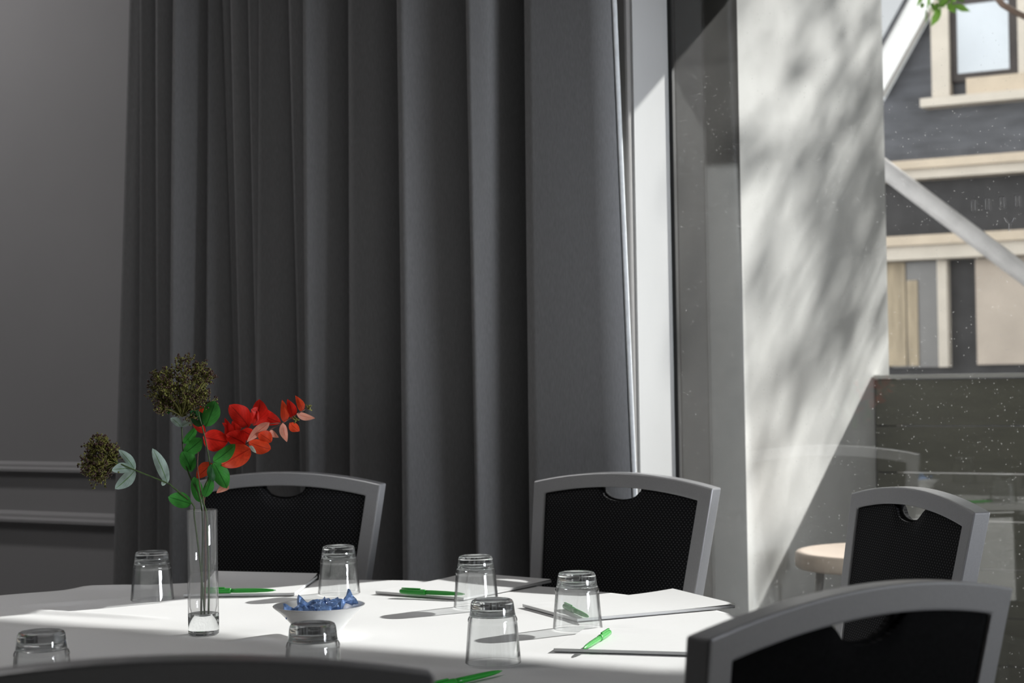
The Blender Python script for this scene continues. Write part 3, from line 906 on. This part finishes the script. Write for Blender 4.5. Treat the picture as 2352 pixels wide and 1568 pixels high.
# sprig leaning left
sB = thing('berry_sprig', 'green sprig leaning far left with pale leaves and the smaller berry head', 'artificial sprig', (0, 0, 0), 0, 'sprigs in the vase')
make_stem(sB, [inside(.003, -.004, .03), inside(-.003, -.003, .11), inside(-.012, -.002, .19), zp(860, 1110, -.004), zp(720, 990, -.006), zp(690, 968, -.006), zp(470, 880, -.01), zp(400, 850, -.01), zp(330, 820, -.01)], .0016, .0010, M['stem'])
make_umbel(sB, (350, 840), (245, 815), .032, .042, .03, 50, 12, 9)
for b, t, w, m, tl in [((848, 1108), (694, 1062), 112, 'leaf_green', .15), ((690, 968), (588, 733), 84, 'leaf_pale', .2), ((655, 985), (690, 905), 40, 'leaf_pale', .1),
                       ((470, 880), (360, 742), 64, 'leaf_pale', .4), ((470, 880), (335, 1007), 92, 'leaf_pale', -.3), ((462, 872), (440, 793), 40, 'leaf_pale', .2), ((450, 872), (314, 880), 76, 'leaf_pale', .4)]:
    make_leaf(sB, b, t, w, M[m], -.008, tl)
# upright green sprig in the middle
sC = thing('leaf_sprig', 'upright sprig of broad green leaves in the middle of the vase', 'artificial sprig', (0, 0, 0), 0, 'sprigs in the vase')
make_stem(sC, [inside(.008, 0, .028), inside(.010, -.002, .10), inside(.008, -.002, .19), zp(928, 1070, -.004), zp(975, 900, -.01), zp(975, 830, -.012), zp(940, 650, -.014), zp(895, 480, -.014)], .0017, .0010, M['stem'])
make_stem(sC, [zp(920, 1060, -.004), zp(905, 960, -.012), zp(893, 850, -.014), zp(897, 757, -.014)], .0011, .0007, M['red_stem'], 'side_stem')
for b, t, w, m, tl in [((948, 585), (1012, 413), 122, 'leaf_green', .15), ((925, 580), (848, 478), 98, 'leaf_dark', .2), ((1000, 822), (1148, 705), 96, 'leaf_green', .3),
                       ((1000, 830), (1092, 1002), 122, 'leaf_green', -.15), ((940, 1062), (988, 925), 72, 'leaf_green', .2), ((985, 840), (1000, 960), 60, 'leaf_dark', .3)]:
    make_leaf(sC, b, t, w, M[m], -.016, tl)
# red branch
sD = thing('red_leaf_branch', 'branch of bright red and salmon leaves leaning to the right', 'artificial sprig', (0, 0, 0), 0, 'sprigs in the vase')
make_stem(sD, [inside(.000, .006, .028), inside(.003, .006, .10), inside(.004, .006, .19), zp(938, 1075, .01), zp(990, 895, .012), zp(1020, 825, .012), zp(1230, 700, .012), zp(1380, 610, .012), zp(1470, 560, .012), zp(1620, 470, .014)], .0016, .0008, M['red_stem'])
make_stem(sD, [zp(1000, 840, .012), zp(1090, 690, .014), zp(1230, 580, .014), zp(1310, 572, .014), zp(1460, 560, .014)], .0010, .0007, M['red_stem'], 'side_stem')
reds = [((1240, 592), (1108, 440), 138, 'leaf_red', .3, .012), ((1275, 580), (1312, 402), 128, 'leaf_red', .5, .010), ((1255, 470), (1455, 560), 112, 'leaf_red', .2, .014),
        ((930, 655), (1098, 690), 158, 'leaf_red', .2, .004), ((945, 630), (858, 568), 56, 'leaf_red', .4, .006), ((938, 560), (912, 445), 62, 'leaf_orange', .3, .012),
        ((1092, 690), (1078, 528), 62, 'leaf_red', .7, .012), ((1155, 690), (1128, 548), 84, 'leaf_red', .5, .016), ((1215, 705), (1085, 640), 126, 'leaf_red', .3, .004),
        ((1195, 610), (1275, 650), 92, 'leaf_red', .3, .018), ((1378, 560), (1226, 690), 66, 'leaf_pink', .2, -.002), ((1392, 690), (1305, 632), 92, 'leaf_orange', .3, .006),
        ((1238, 690), (1388, 738), 104, 'leaf_orange', .25, .002), ((1250, 735), (1055, 850), 160, 'leaf_orange', .1, -.004), ((995, 838), (888, 935), 98, 'leaf_orange', .25, -.002),
        ((1482, 555), (1464, 405), 62, 'leaf_orange', .3, .010), ((1532, 535), (1500, 400), 66, 'leaf_red', .5, .014), ((1468, 562), (1497, 690), 56, 'leaf_pink', .3, .006),
        ((1515, 560), (1582, 618), 64, 'leaf_orange', .3, .010), ((1602, 482), (1553, 376), 54, 'leaf_orange', .3, .014), ((1562, 500), (1687, 530), 50, 'leaf_pink', .3, .010),
        ((1380, 615), (1442, 660), 42, 'leaf_pink', .3, .006), ((1105, 985), (1020, 1035), 52, 'leaf_pink', .3, -.008), ((1160, 720), (1240, 800), 70, 'leaf_orange', .5, .006), ((1300, 480), (1420, 560), 80, 'leaf_red', .7, .018),
        ((1130, 640), (1060, 560), 50, 'leaf_red', .6, .014), ((1240, 700), (1290, 765), 26, 'leaf_pale', .2, .002)]
for b, t, w, m, tl, off in reds:
    make_leaf(sD, b, t, w, M[m], off, tl, shape='oval' if w > 90 else 'pointed')
bm = bmesh.new()
rnd = random.Random(3)
for cx, cy in ((1560, 545), (1640, 465)):
    for k in range(9):
        a = zp(cx, cy, .012); d = RM @ Vector((rnd.uniform(-1, 1), rnd.uniform(-.6, 1), rnd.uniform(-1, 1))) * .007
        tube(bm, [a, a + d], [.0008, .0012], 5)
build('flower_buds', bm, M['berry_green'], sD)

# ------------------------------------------------------------------ outside: jamb, fin wall, eaves, terrace
struct(box('wall_outer_jamb', XC - .30, XC, YG + .12, 4.232, -.06, 3.1, M['bronze']))
struct(box('trim_5', XC - .020, XC, YG + .010, YG + .12, 0, 3.0, M['bronze']))
struct(box('wall_fin', XC - .22, XC, 4.232, 5.44, -.10, 3.3, M['render']))
struct(box('roof_overhang', -1.9, 5.5, YG + .06, 4.50, 2.30, 2.42, M['plaster']))
struct(box('shade_strip', -1.20, 5.5, 4.44, 4.50, 2.175, 2.30, M['plaster']))  # unseen strip added to set where the sun patch on the table ends
struct(box('wall_sky_blocker', 1.7, 1.95, 4.6, 8.5, -.3, 4.2, M['black_wall']))  # unseen dark wall added to keep sky light off the fin
struct(box('ground_terrace', -6, 7, YG + .05, 5.30, -.12, -.05, M['terrace']))
struct(box('ground_street', -14, 16, 5.30, 30, -.5, -.35, M['ground']))

# fence of horizontal olive boards
YF = 5.285
fn = thing('board_fence', 'olive green board fence with a thin pale capping beyond the window', 'fence', (0, 0, 0))
ft = on_y(2100, 869, YF).z
bm = bmesh.new()
nb = 8
bh = (ft + .05) / nb
for i in range(nb):
    bx(bm, XC + .004, 1.69, YF, YF + .03, -.05 + i * bh, -.05 + (i + 1) * bh - .004, .002)
build('boards', bm, M['olive'], fn)
box('capping', XC + .004, 1.69, YF - .012, YF + .05, ft, ft + .012, M['cap'], fn)
box('post', XC + .004, XC + .06, YF + .03, YF + .09, -.05, ft, M['fence_post'], fn)
box('post', .6, .66, YF + .03, YF + .09, -.05, ft, M['fence_post'], fn)

# round terrace table
cb = cam2((2012 - 1176) / FPX * 4.42, 4.42)
bt = thing('bistro_table', 'small round pale wooden table on the terrace outside the window', 'table', (cb.x, cb.y, -.05))
zt = on_y(1960, 1226, cb.y).z
zt = CAM.z - (1277 - 846) / FPX * 4.42
bm = bmesh.new()
rr = .214
H_ = zt + .05
lathe(bm, [(0, H_ - .042), (rr - .006, H_ - .042), (rr, H_ - .036), (rr, H_ - .006), (rr - .005, H_ - .001), (rr - .02, H_), (rr - .03, H_ - .004), (0, H_ - .004)], 72)
build('tabletop', bm, M['pale_wood'], bt, smooth=False)
for a in (20, 110, 200, 290):
    c, s = math.cos(math.radians(a)), math.sin(math.radians(a))
    bm = bmesh.new(); tube(bm, [(.15 * c, .15 * s, H_ - .04), (.21 * c, .21 * s, 0)], .011, 10); build('leg', bm, M['grey_leg'], bt)

# slanting pole
p0 = on_y(2010, 372, 7.6); p1 = on_y(2420, 680, 7.6)
bm = bmesh.new(); tube(bm, [p0 + (p0 - p1) * .25, p1 + (p1 - p0) * 1.3], .042, 16)
tag(build('brace_pole', bm, M['pole']), 'thick pale metal pole slanting down across the house front', 'pole')

# ------------------------------------------------------------------ house across the way
YH = 14.0
hs = thing('house', 'dark slate house with cream timber bands beyond the fence', 'house', (0, YH, 0))
def hx(px, py=500, Y=YH): return on_y(px, py, Y).x
def hz(py, px=2200, Y=YH): return on_y(px, py, Y).z
def hbox(name, px0, px1, py0, py1, d0, d1, m, xr=None, bevel=.0):
    """box on the facade: pixel columns and rows (rows read at column 2200), from d0 to d1 metres proud of it"""
    pm = (py0 + py1) / 2
    x0 = hx(px0, pm); x1 = xr if xr is not None else hx(px1, pm)
    o = box(name, x0, x1, -d1, -d0, hz(py1), hz(py0), m, hs, bevel)
    return o
XR = 6.0
hbox('wall', 1300, 0, 410, 1010, -.5, 0, M['black_wall'], XR)
# slate storey under a sloping gable edge
gx0, gz0 = hx(2020, 300), hz(300); gx1, gz1 = hx(2135, 40), hz(40, 2135)
sl_ = (on_y(2145, 0, YH) - on_y(2040, 190, YH)); slope = sl_.z / sl_.x
a = on_y(2040, 215, YH)
def gz(x): return a.z + slope * (x - a.x)
bm = bmesh.new()
xs0 = a.x - .2
xs1 = a.x + 1.6
poly = [(xs0, hz(409.9)), (XR, hz(409.9)), (XR, gz(xs1)), (xs1, gz(xs1)), (xs0, gz(xs0))]
for y in (-.02, .5):
    pass
f_ = [bm.verts.new((x, 0, z)) for x, z in poly]; b_ = [bm.verts.new((x, .5, z)) for x, z in poly]
bm.faces.new(f_); bm.faces.new(b_[::-1])
for k in range(5): bm.faces.new((f_[k], f_[(k + 1) % 5], b_[(k + 1) % 5], b_[k]))
build('slate_storey', bm, M['slate'], hs)
# white barge board along the gable
def sloped(name, off0, off1, y0, y1, m, xa, xb):
    bm = bmesh.new()
    q = [(xa, gz(xa) + off0), (xb, gz(xb) + off0), (xb, gz(xb) + off1), (xa, gz(xa) + off1)]
    f_ = [bm.verts.new((x, y0, z)) for x, z in q]; b_ = [bm.verts.new((x, y1, z)) for x, z in q]
    bm.faces.new(f_); bm.faces.new(b_[::-1])
    for k in range(4): bm.faces.new((f_[k], f_[(k + 1) % 4], b_[(k + 1) % 4], b_[k]))
    return build(name, bm, m, hs)
sloped('barge_board', .0, .36, -.14, -.02, M['white_timber'], a.x - .02, xs1)
sloped('roof_edge', .36, .40, -.18, .5, M['slate'], a.x - .19, xs1)
# upper window
hbox('window_surround', 2146, 2186, -60, 232, .0, .10, M['cream_pale'])
hbox('sill', 2230, 0, 188, 226, .0, .14, M['cream'], XR - 2.2)
hbox('sill_ledge', 2128, 0, 226, 246, .0, .18, M['cream_pale'], XR - 2.2)
hbox('window_surround', 2344, 2390, -60, 190, .0, .10, M['cream_pale'])
wf = hbox('upper_window', 2186, 2344, -30, 190, -.02, .05, M['dark_frame'])
pn = hbox('pane', 2203, 2321, 16, 172, .05, .056, M['blind']); 
pn.parent = wf
# cream bands
hbox('fascia_board', 1300, 0, 368, 388, .0, .26, M['cream'], XR)
hbox('gutter', 1300, 0, 388, 410, .0, .20, M['cream_pale'], XR)
hbox('fascia_board', 1300, 0, 541, 563, .0, .30, M['cream'], XR)
hbox('gutter', 1300, 0, 563, 595, .0, .24, M['cream_pale'], XR)
# ground storey
hbox('glazed_door', 2050, 2166, 597, 842, .0, .03, M['house_glass'])
d_ = hbox('door_curtain', 2030, 2084, 597, 838, .03, .05, M['drape_tan'])
hbox('door_curtain', 2088, 2112, 640, 838, .03, .045, M['drape_tan'])
hbox('door_post', 2162, 2184, 597, 842, .0, .10, M['cream_pale'])
hbox('rendered_wall', 2246, 0, 597, 838, .0, .05, M['tan'], XR)
# four thin outlined marks and a small forked one on the pane, in front of the dark band of the house
YM = YG - .0006
for cxp, cyp in ((2235, 472), (2267, 469), (2301, 465), (2336, 462)):
    bm = bmesh.new()
    x0, x1 = on_y(cxp - 5, cyp, YM).x, on_y(cxp + 5, cyp, YM).x; z0, z1 = on_y(cxp, cyp + 14, YM).z, on_y(cxp, cyp - 14, YM).z
    e = .0016
    for q in ((x0, x1, z1 - e, z1), (x0, x1, z0, z0 + e), (x0, x0 + e, z0, z1), (x1 - e, x1, z0, z1)):
        bx(bm, q[0], q[1], YM - .0004, YM + .0004, q[2], q[3])
    build('outlined_mark', bm, M['outline'], win)
bm = bmesh.new()
tube(bm, [on_y(2306, 500, YM), on_y(2311, 510, YM), on_y(2317, 514, YM), on_y(2324, 510, YM), on_y(2329, 500, YM)], .0007, 5)
tube(bm, [on_y(2317, 514, YM), on_y(2317, 530, YM)], .0007, 5)
build('forked_mark', bm, M['outline'], win)

# ------------------------------------------------------------------ tree that dapples the fin wall
tr = thing('street_tree', 'tree outside whose twigs and leaves hang in at the top right of the window', 'tree', (0, 0, 0))
rnd = random.Random(11)
bm = bmesh.new()
tube(bm, spline([(-4.4, 9.4, -.4), (-4.3, 9.3, 1.2), (-4.2, 9.2, 2.6), (-4.0, 9.1, 3.6), (-3.7, 9.0, 4.9)], 5), [.16 - .004 * i for i in range(21)], 12)
build('trunk', bm, M['bark'], tr)
twigs = bmesh.new(); leaves = bmesh.new(); uvl = leaves.loops.layers.uv.new('UVMap')
def add_leaf(p, size):
    d = Vector((rnd.gauss(0, 1), rnd.gauss(0, 1), rnd.gauss(0, 1) - .5)).normalized()
    s = d.orthogonal().normalized(); s.rotate(Matrix.Rotation(rnd.uniform(0, 6.28), 3, d))
    L_ = size * rnd.uniform(.7, 1.3); W = L_ * .42
    pr = [(0, .05), (.3, .8), (.6, .9), (1, .05)]
    vs = []
    for t, w in pr:
        vs.append((leaves.verts.new(p + d * L_ * t - s * W * w * .5), (.5 - w / 2, t)))
        vs.append((leaves.verts.new(p + d * L_ * t + s * W * w * .5), (.5 + w / 2, t)))
    for k in range(3):
        q = (vs[2 * k], vs[2 * k + 1], vs[2 * k + 3], vs[2 * k + 2])
        f = leaves.faces.new([a[0] for a in q])
        for lp, a in zip(f.loops, q): lp[uvl].uv = a[1]
def branch(p0, p1, r0, nleaf, spread, size, sub=0):
    m_ = p0.lerp(p1, .5) + Vector((rnd.uniform(-.1, .1), rnd.uniform(-.1, .1), rnd.uniform(.02, .2)))
    P_ = bezier(p0, m_, p1, 8)
    tube(twigs, P_, [r0 * (1 - .8 * i / 8) for i in range(9)], 6)
    for i in range(nleaf):
        t = rnd.uniform(.25, 1); q = P_[min(7, int(t * 8))].lerp(P_[min(8, int(t * 8) + 1)], rnd.random())
        add_leaf(q + Vector((rnd.gauss(0, spread), rnd.gauss(0, spread), rnd.gauss(0, spread))), size)
    for k in range(sub):
        q = P_[rnd.randint(3, 8)]
        branch(q, q + Vector((rnd.uniform(-.5, .5), rnd.uniform(-.4, .4), rnd.uniform(-.3, .35))), r0 * .4, max(6, nleaf // 3), spread, size)
# boughs that stand between the sun and the fin wall
for k in range(56):
    yf = 4.3 + 1.15 * rnd.random(); zf = .6 + 1.9 * rnd.random()
    if k >= 40: yf = 4.45 + .8 * rnd.random(); zf = 1.0 + .8 * rnd.random()
    dist = rnd.uniform(4.0, 5.6)
    tgt = Vector((XC, yf, zf)) + SUN * (dist * 1.27)
    o_ = Vector((-3.9, 9.05, 4.1)).lerp(Vector((-3.7, 9.0, 4.9)), rnd.random())
    branch(o_, tgt, .022, 30, .12, .115, 2)
# the bough that reaches into view
e = on_y(2165, 12, 8.2)
hub = Vector((-1.5, 8.5, 4.9))
branch(Vector((-3.7, 9.0, 4.9)), hub, .035, 14, .12, .10, 1)
branch(hub, e + Vector((.12, .05, .35)), .014, 12, .06, .10, 0)
branch(e + Vector((.12, .05, .35)), e + Vector((-.01, 0, .04)), .007, 14, .035, .10, 0)
for k in range(26):
    add_leaf(on_y(rnd.uniform(2122, 2200), rnd.uniform(-35, 22), 8.2 + rnd.uniform(-.12, .12)), .085)
q0 = on_y(2270, -60, 8.0); q1 = on_y(2390, 62, 8.0)
tube(twigs, spline([hub, hub.lerp(q0, .6) + Vector((-.1, 0, .1)), q0, q1], 5), [.022 - .0006 * i for i in range(16)], 8)
b_ = build('branches', twigs, M['bark'], tr)
l_ = build('foliage', leaves, M['foliage'], tr, recalc=False); l_['kind'] = 'stuff'
